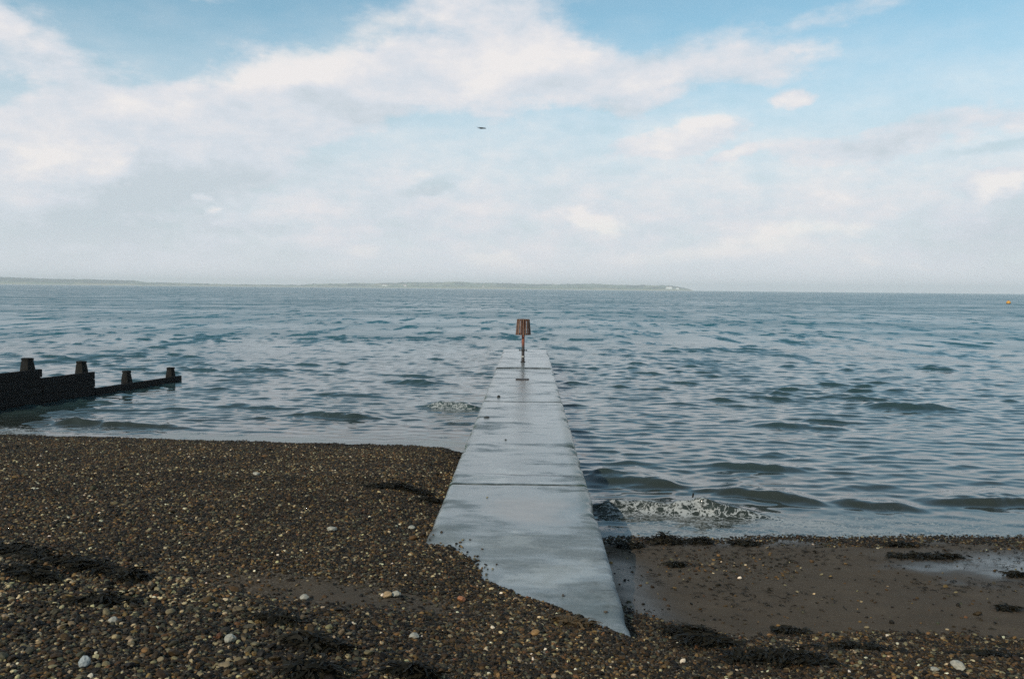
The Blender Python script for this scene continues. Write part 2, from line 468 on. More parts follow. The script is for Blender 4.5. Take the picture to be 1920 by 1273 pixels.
def build_sea():
    rows = [7.5]
    while rows[-1] < 8300:
        r = rows[-1]
        k = 0.0027 if r < 60 else 0.0034 if r < 160 else 0.0055 if r < 600 else 0.012 if r < 1500 else 0.08
        rows.append(r * (1 + k))
    rows = np.array(rows)
    az = np.radians(np.linspace(-56, 56, 1300))
    A, Rr = np.meshgrid(az, rows)
    X = Rr * np.sin(A); Y = Rr * np.cos(A)
    dr = np.gradient(rows)[:, None] * np.ones_like(A)
    da = Rr * (az[1] - az[0])
    rng = np.random.default_rng(4)
    G = ground(X[rows < 60], Y[rows < 60])
    depth = np.full_like(X, 1.6); depth[rows < 60] = -G
    damp = sstep(depth, 0.0, 0.40) * 0.66 + 0.34 * sstep(depth, -0.02, 0.08)
    X32 = X.astype(np.float32); Y32 = Y.astype(np.float32)
    H = np.zeros_like(X); DX = np.zeros_like(X); DY = np.zeros_like(X)
    gust = np.clip(0.75 + 2.0 * np.clip(fbm(X * 0.10, Y * 0.20, 91, 4) + 0.22, 0, 1) ** 1.6, 0.6, 1.8)
    HM = np.zeros_like(X); varm = 0.0
    lost = np.zeros_like(X); tot = 0
    ncomp = 150
    lams = np.concatenate([np.exp(rng.uniform(np.log(0.24), np.log(0.8), 75)), np.exp(rng.uniform(np.log(0.7), np.log(2.6), 65)), np.exp(rng.uniform(np.log(2.6), np.log(4.5), 10))])
    for lam in lams:
        th = rng.normal(R(-97), R(27))                 # travelling towards the beach
        kx, ky = 2 * np.pi / lam * np.cos(th), 2 * np.pi / lam * np.sin(th)
        slope = 0.0150 * (0.35 if lam > 2.6 else 0.62 if lam > 1.6 else 1.12 if lam > 0.7 else 1.12)
        a = slope * lam / (2 * np.pi) * rng.uniform(0.6, 1.4)
        eff = np.maximum(dr * abs(math.sin(th)), da * abs(math.cos(th)) )
        vis = sstep(lam / eff, 2.2, 4.5)
        ph = np.float32(kx) * X32 + np.float32(ky) * Y32 + np.float32(rng.uniform(0, 2 * np.pi))
        g = a * vis * gust * damp
        if lam < 0.7 or lam > 2.6:
            H += g * np.sin(ph)
        else:
            HM += g * np.sin(ph); varm += (a * 0.95) ** 2 / 2
        c = g * np.cos(ph) * 1.25
        DX += c * np.cos(th); DY += c * np.sin(th)
        lost += slope ** 2 * (1 - vis); tot += slope ** 2
    # peaky wind waves: long flat troughs and short steep crests
    sm = math.sqrt(varm); beta = 0.85
    H += 0.46 * sm * (np.exp(beta * np.clip(HM / sm, -4, 2.9)) - math.exp(beta * beta / 2)) * sstep(depth, -0.1, 0.5)
    foam = np.zeros_like(X)
    near = rows < 60
    Xn, Yn = X[near], Y[near]
    Hn = H[near]; Fn = foam[near]
    for i, (x0, y0, x1, y1, amp, ws, wb, fo) in enumerate(RIDGES):
        amp *= 0.72 if fo > 0.9 else 0.62; wb *= 0.85
        h, d, tp = ridge(Xn, Yn, x0, y0, x1, y1, amp, ws, wb, 200 + i * 7)
        Hn = Hn + h
        DY[near] += -0.35 * h
        if fo:
            Fn = np.maximum(Fn, fo * tp * (sstep(d, -0.50, -0.12) * sstep(d, 0.14, -0.02)) * (0.56 + 1.1 * fbm(Xn * 1.8, Yn * 1.2, 77 + i, 4)))
            Fn = np.maximum(Fn, fo * 0.80 * tp * sstep(d, -1.3, -0.3) * sstep(d, 0.6, -0.1))
    # wash running up the beach
    dn = depth[near]
    wash = sstep(dn, 0.20, 0.07) * (0.74 + 0.9 * fbm(Xn * 0.8, Yn * 1.4, 301, 4))
    wr = np.where(Xn > 0, 1.0 + 0.22 * sstep(Xn, 5.5, 2.0), 1.05)
    Fn = np.maximum(Fn, wash * wr)
    Fn = np.maximum(Fn, 0.62 * np.exp(-((Yn - 20.2 - 0.3 * fbm(Xn, Yn * 0, 5, 3)) / 0.35) ** 2) * sstep(Xn, -5.6, -4.4) * sstep(Xn, -1.0, -1.6))
    Fn = np.maximum(Fn, 0.55 * np.exp(-((Xn - PIER_L + 0.15) / 0.25) ** 2) * sstep(Yn, 27, 25) * sstep(Yn, 19, 20))
    H[near] = Hn; foam[near] = Fn
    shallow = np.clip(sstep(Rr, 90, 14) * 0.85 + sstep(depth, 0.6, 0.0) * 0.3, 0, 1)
    sub = np.sqrt(lost / tot)
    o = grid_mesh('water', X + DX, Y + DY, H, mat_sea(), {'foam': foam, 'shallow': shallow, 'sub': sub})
    tag(o, 'choppy blue green sea with small waves breaking on the beach', 'sea', kind='structure')


build_sea()


# ------------------------------------------------------------------ concrete walkway
JOINTS = [3.2, 12.0, 20.9, 29.6, 38.6]


def mat_concrete():
    m, t, b = material('wet_concrete')
    geo = t.n('ShaderNodeNewGeometry')
    pos = geo.outputs['Position']
    x, y, z = t.sep(pos)
    n1 = t.noise(t.mapping(pos, scale=(0.6, 1.15, 1)), 1.3, 6, 0.62, 0.5)
    n2 = t.noise(t.mapping(pos, loc=(4, 9, 0), scale=(0.6, 1.3, 1)), 2.4, 5, 0.65)
    n3 = t.noise(pos, 45, 4, 0.7)
    n4 = t.noise(pos, 190, 2, 0.6)
    far = y.ss(8.5, 13.0)
    pud = E(t.nt, t.vmath('LENGTH', t.mapping(t.vmath('ADD', pos, t.vmath('SCALE', t.noise(pos, 1.6, 4, 0.6, color=True), scale=0.9)), loc=(0.55, 11.0, 0), scale=(0.75, 1.15, 900), kind='TEXTURE'))).ss(1.1, 0.3)
    wet = (n1 * 0.65 + n2 * 0.45 - 0.55 + far * 0.10 + pud * 0.20).ss(-0.09, 0.10, 0.0, 1.0)
    base = t.ramp(n2 * 0.5 + n3 * 0.5, [(0.30, (0.105, 0.122, 0.122)), (0.5, (0.19, 0.207, 0.203)), (0.70, (0.28, 0.29, 0.275))])
    base = t.mix(n4.ss(0.50, 0.72, 0.0, 0.55), base, (0.10, 0.105, 0.10))
    base = t.mix(wet.rsub(1.0) * y.ss(9.0, 13.0, 0.0, 0.55), base, (0.07, 0.095, 0.10))
    base = t.mix(wet * 0.25, base, (0.12, 0.15, 0.16))
    n5 = t.noise(t.mapping(pos, loc=(2, 31, 0), scale=(0.8, 1.0, 1)), 0.9, 5, 0.68)
    base = t.mix(n5.ss(0.50, 0.62, 0.0, 0.55), base, (0.075, 0.10, 0.10))
    base = t.mix(n5.ss(0.44, 0.34, 0.0, 0.50), base, (0.36, 0.37, 0.35))
    cr = (y + (t.noise(t.mapping(pos, scale=(1, 0, 0)), 2.2, 6, 0.65) - 0.5) * 0.35 + x * 0.10 - 12.62).abs()
    crack = cr.ss(0.05, 0.018) * x.ss(-0.55, -0.35)
    base = t.mix(crack * 0.9, base, (0.03, 0.032, 0.03))
    edge = (x + 0.11).abs().ss(0.72, 0.93)
    rim = t.voronoi(t.mapping(pos, scale=(0.55, 1.6, 1)), 1.7, 'DISTANCE_TO_EDGE').ss(0.028, 0.008) * (x + 0.11).ss(0.62, 0.80) * t.noise(pos, 1.1, 3, 0.5).ss(0.48, 0.58)
    base = t.mix(rim * 0.8, base, (0.035, 0.038, 0.036))
    patch = t.noise(pos, 4.5, 5, 0.7).ss(0.52, 0.66) * (x + 0.11).abs().ss(0.45, 0.9)
    base = t.mix(patch * 0.6, base, (0.055, 0.062, 0.050))
    algae = edge * t.noise(pos, 3.5, 4, 0.7).ss(0.42, 0.62, 0.0, 0.75) * y.ss(9, 12)
    base = t.mix(algae, base, (0.045, 0.060, 0.035))
    wav = (t.noise(t.mapping(pos, scale=(1, 0, 0)), 3.0, 5, 0.65) - 0.5) * 0.10
    for yj in JOINTS[1:4]:
        st = (y + wav - yj).abs().ss(0.075, 0.02)
        base = t.mix(st * t.noise(pos, 2.0, 3, 0.6).ss(0.35, 0.6, 0.25, 0.9), base, (0.022, 0.025, 0.024))
    lip = (x + wav * 1.2).ss(0.60, 0.74) * y.ss(9.0, 11.0) * y.ss(27, 19)
    base = t.mix(lip * 0.85, base, (0.018, 0.034, 0.014))
    lipl = (x * -1.0 + wav * 0.8).ss(0.93, 1.0) * t.noise(pos, 1.7, 4, 0.6).ss(0.40, 0.60)
    base = t.mix(lipl * 0.8, base, (0.030, 0.032, 0.026))
    side = z.ss(0.698, 0.668)
    base = t.mix(side * y.ss(10.0, 12.5, 0.0, 0.9), base, (0.020, 0.045, 0.012))
    t.put(b.inputs['Base Color'], base)
    t.put(b.inputs['Roughness'], (wet * -0.50 - pud * 0.10 + 0.64 + (n3 - 0.5) * 0.12).mx(0.1))
    h = n3 * 0.005 + n4 * 0.003 + n1 * 0.010
    t.put(b.inputs['Normal'], t.bump(h, (wet * -0.55 - pud * 0.25 + 0.85).mx(0.05), 1.0))
    return m


def mat_plain(name, color, rough=0.7, nscale=30, var=0.5, metallic=0.0, bump=0.002, spec=0.5):
    m, t, b = material(name)
    pos = t.n('ShaderNodeTexCoord').outputs['Object']
    n = t.noise(pos, nscale, 5, 0.65)
    lo = tuple(c * (1 - var) for c in color); hi = tuple(min(1, c * (1 + var)) for c in color)
    t.put(b.inputs['Base Color'], t.ramp(n, [(0.3, lo), (0.7, hi)]))
    b.inputs['Roughness'].default_value = rough
    b.inputs['Metallic'].default_value = metallic
    b.inputs['Specular IOR Level'].default_value = spec
    t.put(b.inputs['Normal'], t.bump(n * bump, 0.8, 1.0))
    return m


def box_bm(bm, x0, x1, y0, y1, z0, z1, bevel=0.0):
    r = bmesh.ops.create_cube(bm, size=1.0)
    bmesh.ops.scale(bm, verts=r['verts'], vec=(x1 - x0, y1 - y0, z1 - z0))
    bmesh.ops.translate(bm, verts=r['verts'], vec=((x0 + x1) / 2, (y0 + y1) / 2, (z0 + z1) / 2))
    if bevel:
        es = list({e for v in r['verts'] for e in v.link_edges})
        bmesh.ops.bevel(bm, geom=es, offset=bevel, segments=2, affect='EDGES')


def build_walkway():
    con = mat_concrete()
    root = empty('concrete_walkway', (0, 20, 0))
    tag(root, 'long wet grey concrete walkway running from the shingle straight out into the sea', 'walkway')
    rise = [0.0, 0.0, 0.004, 0.035]
    for i in range(4):
        y0, y1 = JOINTS[i] + 0.012, JOINTS[i + 1] - 0.012
        ny = int((y1 - y0) / 0.05)
        ys = np.linspace(y0, y1, ny)
        # cross-section: foot, side, arris, top, arris, side, foot
        top = np.linspace(PIER_L + 0.06, PIER_R - 0.06, 34)
        xs = np.concatenate([[PIER_L - 0.04, PIER_L - 0.015, PIER_L, PIER_L + 0.02], top, [PIER_R - 0.02, PIER_R, PIER_R + 0.015, PIER_R + 0.04]])
        zs = np.concatenate([[-1.7, 0.2, -0.075, -0.02], np.zeros(34), [-0.02, -0.075, 0.2, -1.7]])
        X = np.repeat(xs[None, :], ny, 0); Y = np.repeat(ys[:, None], len(xs), 1)
        zz = np.where(np.isin(zs, [-1.7, 0.2]), zs, PIER_TOP + zs)
        Z = np.repeat(zz[None, :], ny, 0)
        nt = len(xs)
        ch_l = np.clip(fbm(ys * 2.1, ys * 0 + 3 + i, 61, 5, 0.65) * 1.6, 0, 1)
        ch_r = np.clip(fbm(ys * 2.1, ys * 0 + 9 + i, 67, 5, 0.65) * 1.6, 0, 1)
        for k, w in ((2, 1.0), (3, 1.0), (4, 0.6)):
            X[:, k] += ch_l * 0.06 * w; Z[:, k] -= ch_l * 0.05 * w
            X[:, nt - 1 - k] -= ch_r * 0.09 * w; Z[:, nt - 1 - k] -= ch_r * 0.05 * w
        wob = 0.03 * fbm(ys * 0.7, ys * 0 + 2 * i, 71, 4)[:, None]
        X[:, :nt // 2] += wob; X[:, nt // 2:] += 0.7 * wob
        body = np.zeros(nt, bool); body[2:-2] = True
        Z[:, body] += rise[i] + 0.016 * fbm(X[:, body] * 1.1, Y[:, body] * 0.8, 81, 3)
        for e, s in ((0, 1), (-1, -1)):                 # close the ends, worn down a little at the joint
            Z[e, body] -= 0.008
        Y0 = Y.copy()
        zc = np.repeat(zz[None, :] * 0 - 1.7, 1, 0)
        X = np.vstack([X[:1], X, X[-1:]]); Y = np.vstack([Y[:1], Y, Y[-1:]]); Z = np.vstack([zc, Z, zc])
        # roughen the joint line
        jit = 0.018 * fbm(X[1] * 4, X[1] * 0 + i, 88, 4)
        Y[0] += jit; Y[1] += jit
        o = grid_mesh('slab', X, Y - 20, Z, con)
        o.parent = root
    # dark packing in the joints
    dk = mat_plain('joint_filler', (0.006, 0.006, 0.006), 0.8)
    for yj in JOINTS[1:4]:
        bm = bmesh.new()
        box_bm(bm, PIER_L + 0.03, PIER_R - 0.03, yj - 20 - 0.03, yj - 20 + 0.03, 0.0, PIER_TOP - 0.03)
        link_bm('joint_filler', bm, dk, root)
    # drain grating set into the deck
    iron = mat_plain('rusty_grating_iron', (0.05, 0.035, 0.028), 0.55, 60, 0.6, 0.3)
    bm = bmesh.new()
    gx0, gx1, gy0, gy1 = -0.34, 0.04, 25.8, 26.15
    zt = PIER_TOP + 0.02
    for a in ((gx0, gx1, gy0, gy0 + 0.05), (gx0, gx1, gy1 - 0.05, gy1)):
        box_bm(bm, a[0], a[1], a[2] - 20, a[3] - 20, PIER_TOP - 0.05, zt, 0.004)
    for k in range(8):
        xx = gx0 + (gx1 - gx0 - 0.03) * k / 7
        box_bm(bm, xx, xx + 0.03, gy0 + 0.05 - 20, gy1 - 0.05 - 20, PIER_TOP - 0.05, zt - 0.003)
    g = link_bm('drain_grating', bm, iron, root)
    g['label'] = 'small rusty drain grating let into the deck'
    bm = bmesh.new()
    box_bm(bm, gx0 + 0.031, gx1 - 0.031, gy0 + 0.051 - 20, gy1 - 0.051 - 20, PIER_TOP - 0.05, PIER_TOP + 0.010)  # solid block between the bars, coloured black as the shade under the grating
    link_bm('drain_shade_block', bm, mat_plain('drain_shade_black', (0.008, 0.008, 0.008), 0.9), g)


build_walkway()


# ------------------------------------------------------------------ beacon at the end of the walkway
def lathe(prof, n=32, closed_top=True):
    vs, fs = [], []
    for (r, z) in prof:
        for k in range(n):
            a = 2 * math.pi * k / n
            vs.append((r * math.cos(a), r * math.sin(a), z))
    for i in range(len(prof) - 1):
        for k in range(n):
            k2 = (k + 1) % n
            fs.append((i * n + k, i * n + k2, (i + 1) * n + k2, (i + 1) * n + k))
    fs.append(tuple(reversed(range(n))))
    fs.append(tuple(range((len(prof) - 1) * n, len(prof) * n)))
    return vs, fs


def mat_rust():
    m, t, b = material('rusted_iron_post')
    pos = t.n('ShaderNodeTexCoord').outputs['Object']
    z = t.sep(pos)[2]
    n = t.noise(t.mapping(pos, scale=(1, 1, 0.4)), 22, 6, 0.7)
    red = t.ramp(n, [(0.3, (0.10, 0.026, 0.012)), (0.55, (0.23, 0.055, 0.022)), (0.75, (0.30, 0.10, 0.05))])
    dark = t.ramp(n, [(0.3, (0.008, 0.007, 0.006)), (0.7, (0.035, 0.022, 0.016))])
    c = t.mix((z + (n - 0.5) * 0.25).ss(0.50, 0.75), dark, red)
    t.put(b.inputs['Base Color'], c)
    b.inputs['Roughness'].default_value = 0.65
    t.put(b.inputs['Normal'], t.bump(n * 0.006, 0.8, 1.0))
    return m


def mat_slats():
    m, t, b = material('weathered_red_slats')
    pos = t.n('ShaderNodeTexCoord').outputs['Object']
    n = t.noise(t.mapping(pos, scale=(1, 1, 0.25)), 30, 5, 0.7)
    big = t.noise(t.mapping(pos, scale=(1, 1, 0.1)), 9, 3, 0.6)
    c = t.ramp(n * 0.55 + big * 0.45, [(0.30, (0.055, 0.020, 0.012)), (0.5, (0.12, 0.054, 0.032)), (0.7, (0.28, 0.17, 0.105))])
    t.put(b.inputs['Base Color'], c)
    b.inputs['Roughness'].default_value = 0.75
    t.put(b.inputs['Normal'], t.bump(n * 0.004, 0.8, 1.0))
    return m


def build_beacon():
    zb = PIER_TOP + 0.035
    root = empty('beacon', (-0.168, 31.8, zb))
    tag(root, 'rusty red beacon post topped by a slatted lampshade shaped cage at the walkway end', 'beacon')
    rust = mat_rust(); sl = mat_slats()
    dark = mat_plain('dark_wet_iron', (0.02, 0.016, 0.013), 0.5, 40, 0.5)
    h_top, h_bot = 2.24 - zb, 1.694 - zb
    v, f = lathe([(0.058, -0.1), (0.058, 0.12), (0.052, 0.125), (0.052, h_top - 0.03), (0.04, h_top - 0.02)], 24)
    link_mesh('post', v, f, rust, root, True)
    v, f = lathe([(0.085, -0.05), (0.085, 0.022), (0.078, 0.03), (0.06, 0.032)], 24)
    link_mesh('base_flange', v, f, dark, root)
    v, f = lathe([(0.066, 0.17), (0.070, 0.18), (0.070, 0.215), (0.066, 0.225)], 24)
    link_mesh('pipe_band', v, f, mat_plain('pale_band', (0.35, 0.33, 0.30), 0.6, 40, 0.3), root)
    # short step bar with knobs
    bm = bmesh.new()
    hb = 1.156 - zb
    for s in (-1, 1):
        box_bm(bm, *(sorted((s * 0.045, s * 0.135))), -0.011, 0.011, hb - 0.011, hb + 0.011)
        r = bmesh.ops.create_uvsphere(bm, u_segments=12, v_segments=8, radius=0.026)
        bmesh.ops.translate(bm, verts=r['verts'], vec=(s * 0.118, 0, hb))
    r = bmesh.ops.create_cone(bm, cap_ends=True, segments=20, radius1=0.066, radius2=0.066, depth=0.05)
    bmesh.ops.translate(bm, verts=r['verts'], vec=(0, 0, hb))
    link_bm('step_bar', bm, dark, root)
    # the cage: upright slats round two hoops
    bm = bmesh.new()
    N = 18
    rt, rb = 0.222, 0.268
    for k in range(N):
        a = 2 * math.pi * (k + 0.5) / N
        vs = []
        jw = random.Random(k).uniform(0.9, 1.05)
        for (rr, zz, hw) in ((rb, h_bot, 0.028 * jw), (rt, h_top, 0.022 * jw)):
            for (dt, dw) in ((0.0, -1), (0.0, 1), (0.024, 1), (0.024, -1)):
                rad = rr - dt
                ca, sa = math.cos(a), math.sin(a)
                vs.append(bm.verts.new((rad * ca - dw * hw * sa, rad * sa + dw * hw * ca, zz)))
        for q in ((0, 1, 5, 4), (1, 2, 6, 5), (2, 3, 7, 6), (3, 0, 4, 7), (3, 2, 1, 0), (4, 5, 6, 7)):
            bm.faces.new([vs[i] for i in q])
    bmesh.ops.recalc_face_normals(bm, faces=bm.faces)
    link_bm('slatted_cage', bm, sl, root)
    for (rr, zz) in ((rt - 0.030, h_top - 0.035), (rb - 0.030, h_bot + 0.03)):
        v, f = [], []
        n = 40
        for k in range(n):
            a = 2 * math.pi * k / n
            for (dr_, dz) in ((-0.012, -0.02), (0.004, -0.02), (0.004, 0.02), (-0.012, 0.02)):
                v.append(((rr + dr_) * math.cos(a), (rr + dr_) * math.sin(a), zz + dz))
        for k in range(n):
            k2 = (k + 1) % n
            for j in range(4):
                f.append((k * 4 + j, k2 * 4 + j, k2 * 4 + (j + 1) % 4, k * 4 + (j + 1) % 4))
        # spokes to the post
        hoop = link_mesh('hoop', v, f, dark, root)
        bm = bmesh.new(); bm.from_mesh(hoop.data)
        for k in range(2):
            r = bmesh.ops.create_cube(bm, size=1.0)
            bmesh.ops.scale(bm, verts=r['verts'], vec=(2 * rr - 0.03, 0.02, 0.012))
            bmesh.ops.rotate(bm, verts=r['verts'], cent=(0, 0, 0), matrix=Matrix.Rotation(k * math.pi / 2, 3, 'Z'))
            bmesh.ops.translate(bm, verts=r['verts'], vec=(0, 0, zz + k * 0.013))
        bm.to_mesh(hoop.data); bm.free()
    v, f = lathe([(0.196, h_top - 0.012), (0.200, h_top - 0.008), (0.200, h_top + 0.004), (0.05, h_top + 0.012)], 36)
    link_mesh('cage_lid', v, f, sl, root)


build_beacon()


# ------------------------------------------------------------------ timber groyne on the left
def mat_timber():
    m, t, b = material('black_wet_timber')
    pos = t.n('ShaderNodeTexCoord').outputs['Object']
    n = t.noise(t.mapping(pos, scale=(0.3, 0.3, 1.0)), 14, 6, 0.7)
    n2 = t.noise(pos, 3, 4, 0.6)
    c = t.ramp(n * 0.6 + n2 * 0.4, [(0.3, (0.003, 0.003, 0.0025)), (0.55, (0.007, 0.006, 0.005)), (0.75, (0.016, 0.013, 0.010))])
    t.put(b.inputs['Base Color'], c)
    b.inputs['Roughness'].default_value = 0.75
    b.inputs['Specular IOR Level'].default_value = 0.25
    t.put(b.inputs['Normal'], t.bump(n * 0.02, 0.8, 1.0))
    return m


def mat_post_top():
    m, t, b = material('weathered_post')
    pos = t.n('ShaderNodeTexCoord').outputs['Object']
    z = t.sep(pos)[2]
    n = t.noise(t.mapping(pos, scale=(1, 1, 0.3)), 12, 6, 0.7)
    c = t.ramp(n, [(0.35, (0.004, 0.004, 0.003)), (0.6, (0.008, 0.007, 0.005)), (0.8, (0.035, 0.026, 0.016))])
    t.put(b.inputs['Base Color'], c)
    b.inputs['Roughness'].default_value = 0.8
    b.inputs['Specular IOR Level'].default_value = 0.25
    t.put(b.inputs['Normal'], t.bump(n * 0.02, 0.8, 1.0))
    return m


def build_groyne():
    ex, ey = -12.0, 30.95                              # seaward end
    d = Vector((1.03, 4.12)).normalized()
    root = empty('timber_groyne', (ex, ey, 0), math.atan2(d.y, d.x))
    tag(root, 'black timber groyne stepping down into the sea with four stubby posts', 'groyne')
    tm = mat_timber(); pm = mat_post_top()
    # local x runs seaward, end at 0; wall sections (x0, x1, top)
    def wall(x0, x1, top, n):
        bm = bmesh.new()
        zz = top; k = 0
        rr = random.Random(int(top * 100))
        while zz > -1.2:
            hgt = 0.23
            off = rr.uniform(-0.008, 0.008)
            box_bm(bm, x0 + rr.uniform(-0.02, 0.02), x1 + rr.uniform(-0.02, 0.02), -0.05 + off, 0.05 + off, zz - hgt + 0.012, zz + (rr.uniform(-0.008, 0.008) if k else 0), 0.008)
            zz -= hgt; k += 1
        box_bm(bm, x0 + 0.03, x1 - 0.03, -0.02, 0.02, -1.3, top - 0.02)      # boards behind the joints
        link_bm('plank_wall', bm, tm, root)
    wall(-22.0, -6.22, 0.95, 4)
    wall(-6.215, -4.12, 0.70, 3)
    wall(-4.11, 0.12, 0.20, 1)
    def post(x, y, ztop, w, cap=True, seed=0):
        # square pile: shaft, sloping shoulders, narrow neck and a flared head
        rr = random.Random(seed)
        s = w / 2
        prof = [(s, -1.6), (s, ztop - 0.36), (s * 0.97, ztop - 0.30), (s * 0.78, ztop - 0.10), (s * 0.72, ztop - 0.075),
                (s * 0.80, ztop - 0.055), (s * 0.82, ztop - 0.008), (s * 0.74, ztop)]
        vs, fs = [], []
        n = 12
        for (r, z) in prof:
            for k in range(n):
                a = 2 * math.pi * (k + 0.5) / n
                ca, sa = math.cos(a), math.sin(a)
                sq = (abs(ca) ** 4 + abs(sa) ** 4) ** -0.25
                j = 1 + rr.uniform(-0.035, 0.035)
                vs.append((x + r * ca * sq * j, y + r * sa * sq * j, z + rr.uniform(-0.006, 0.006)))
        for i in range(len(prof) - 1):
            for k in range(n):
                k2 = (k + 1) % n
                fs.append((i * n + k, i * n + k2, (i + 1) * n + k2, (i + 1) * n + k))
        fs.append(tuple(range((len(prof) - 1) * n, len(prof) * n)))
        link_mesh('post', vs, fs, pm, root)
    for i, (px, zt, w) in enumerate(((-6.45, 1.27, 0.33), (-4.38, 1.03, 0.31), (-2.38, 0.58, 0.28), (-0.12, 0.50, 0.28))):
        post(px, 0.215, zt, w, seed=i)


build_groyne()


# ------------------------------------------------------------------ buoy, bird
def build_buoy():
    Z = 292.0
    x = (1881 - 990) / 1707.0 * Z
    root = empty('mooring_buoy', (x, Z, 0.0))
    tag(root, 'round orange yellow mooring buoy floating far out near the right edge', 'buoy')
    m = mat_plain('orange_plastic', (0.62, 0.28, 0.02), 0.45, 2.5, 0.2)
    prof = [(0.0, -0.35)]
    for k in range(1, 16):
        a = -0.42 * math.pi + (0.92 * math.pi) * k / 16
        prof.append((0.66 * math.cos(a), 0.36 + 0.66 * math.sin(a)))
    prof[0] = (0.2, -0.34)
    v, f = lathe(prof, 28)
    link_mesh('float', v, f, m, root, True)
    dk = mat_plain('buoy_dark_rubber', (0.02, 0.02, 0.02), 0.6)
    v, f = lathe([(0.56, 0.0), (0.66, 0.02), (0.68, 0.14), (0.63, 0.17)], 28)
    link_mesh('fender_band', v, f, dk, root, True)
    bm = bmesh.new()
    r = bmesh.ops.create_cone(bm, cap_ends=True, segments=12, radius1=0.16, radius2=0.12, depth=0.10)
    bmesh.ops.translate(bm, verts=r['verts'], vec=(0, 0, 1.03))
    me = bmesh.ops.create_circle(bm, segments=12, radius=0.10)
    bmesh.ops.delete(bm, geom=me['verts'], context='VERTS')
    for k in range(12):
        a0, a1 = math.pi * k / 12, math.pi * (k + 1) / 12
        p0 = Vector((0.11 * math.cos(a0), 0, 1.07 + 0.13 * math.sin(a0))); p1 = Vector((0.11 * math.cos(a1), 0, 1.07 + 0.13 * math.sin(a1)))
        box_bm(bm, min(p0.x, p1.x) - 0.012, max(p0.x, p1.x) + 0.012, -0.02, 0.02, min(p0.z, p1.z) - 0.012, max(p0.z, p1.z) + 0.012)
    link_bm('lifting_eye', bm, dk, root)


build_buoy()


def pixel_dir(px, py):
    u = (px - 960) / 1707.0; v = -(py - 636.5) / 1707.0
    return (cam.matrix_world.to_3x3() @ Vector((u, v, -1))).normalized()


def build_bird():
    p = Vector((-2.25, 44.0, 11.0))
    dirv = pixel_dir(904, 241)
    p = Vector((0, 0, CAM_H)) + dirv * 44.0
    me = bpy.data.meshes.new('bird')
    V = [(0.0, 0, 0), (0.07, 0, 0.008), (0.115, 0, 0.016), (0.150, 0, 0.016), (0.190, 0, 0.010),     # chest, neck, head, beak
         (-0.08, 0, -0.002), (-0.15, 0, 0.0), (-0.23, 0, 0.004),                                    # rump, tail
         (0.03, 0.05, 0.015), (0.05, 0.20, 0.030), (-0.06, 0.42, 0.018), (-0.19, 0.55, 0.010),
         (0.03, -0.05, 0.015), (0.05, -0.20, 0.026), (-0.06, -0.42, 0.012), (-0.19, -0.55, 0.004)]
    Ed = [(0, 1), (1, 2), (2, 3), (3, 4), (0, 5), (5, 6), (6, 7), (0, 8), (8, 9), (9, 10), (10, 11), (0, 12), (12, 13), (13, 14), (14, 15)]
    me.from_pydata(V, Ed, [])
    o = bpy.data.objects.new('bird', me); COL.objects.link(o)
    mod = o.modifiers.new('skin', 'SKIN')
    rad = [(0.05, 0.047), (0.043, 0.04), (0.028, 0.028), (0.027, 0.026), (0.005, 0.005), (0.04, 0.038), (0.032, 0.014), (0.05, 0.006),
           (0.055, 0.016), (0.055, 0.008), (0.04, 0.006), (0.008, 0.003), (0.055, 0.016), (0.055, 0.008), (0.04, 0.006), (0.008, 0.003)]
    for sv, r in zip(me.skin_vertices[0].data, rad): sv.radius = r
    me.skin_vertices[0].data[0].use_root = True
    s = o.modifiers.new('sub', 'SUBSURF'); s.levels = 2; s.render_levels = 2
    me.materials.append(mat_plain('dark_feathers', (0.035, 0.034, 0.036), 0.8, 25, 0.5))
    o.location = p
    o.rotation_euler = (R(13), R(3), R(14))
    tag(o, 'dark bird flying to the right high above the sea', 'bird')


build_bird()


# ------------------------------------------------------------------ shingle
def mat_pebble(name='flint_pebbles', src='INSTANCER'):
    m, t, b = material(name)
    tc = t.n('ShaderNodeTexCoord').outputs['Object']
    col = t.attr('col', kind=src)
    n = t.noise(tc, 2.2, 4, 0.65)
    k = n.ss(0.25, 0.75, 0.6, 1.35)
    cm = t.vmath('SCALE', col, scale=k)
    t.put(b.inputs['Base Color'], cm)
    t.put(b.inputs['Roughness'], n.ss(0.3, 0.7, 0.5, 0.8))
    b.inputs['Specular IOR Level'].default_value = 0.22
    return m


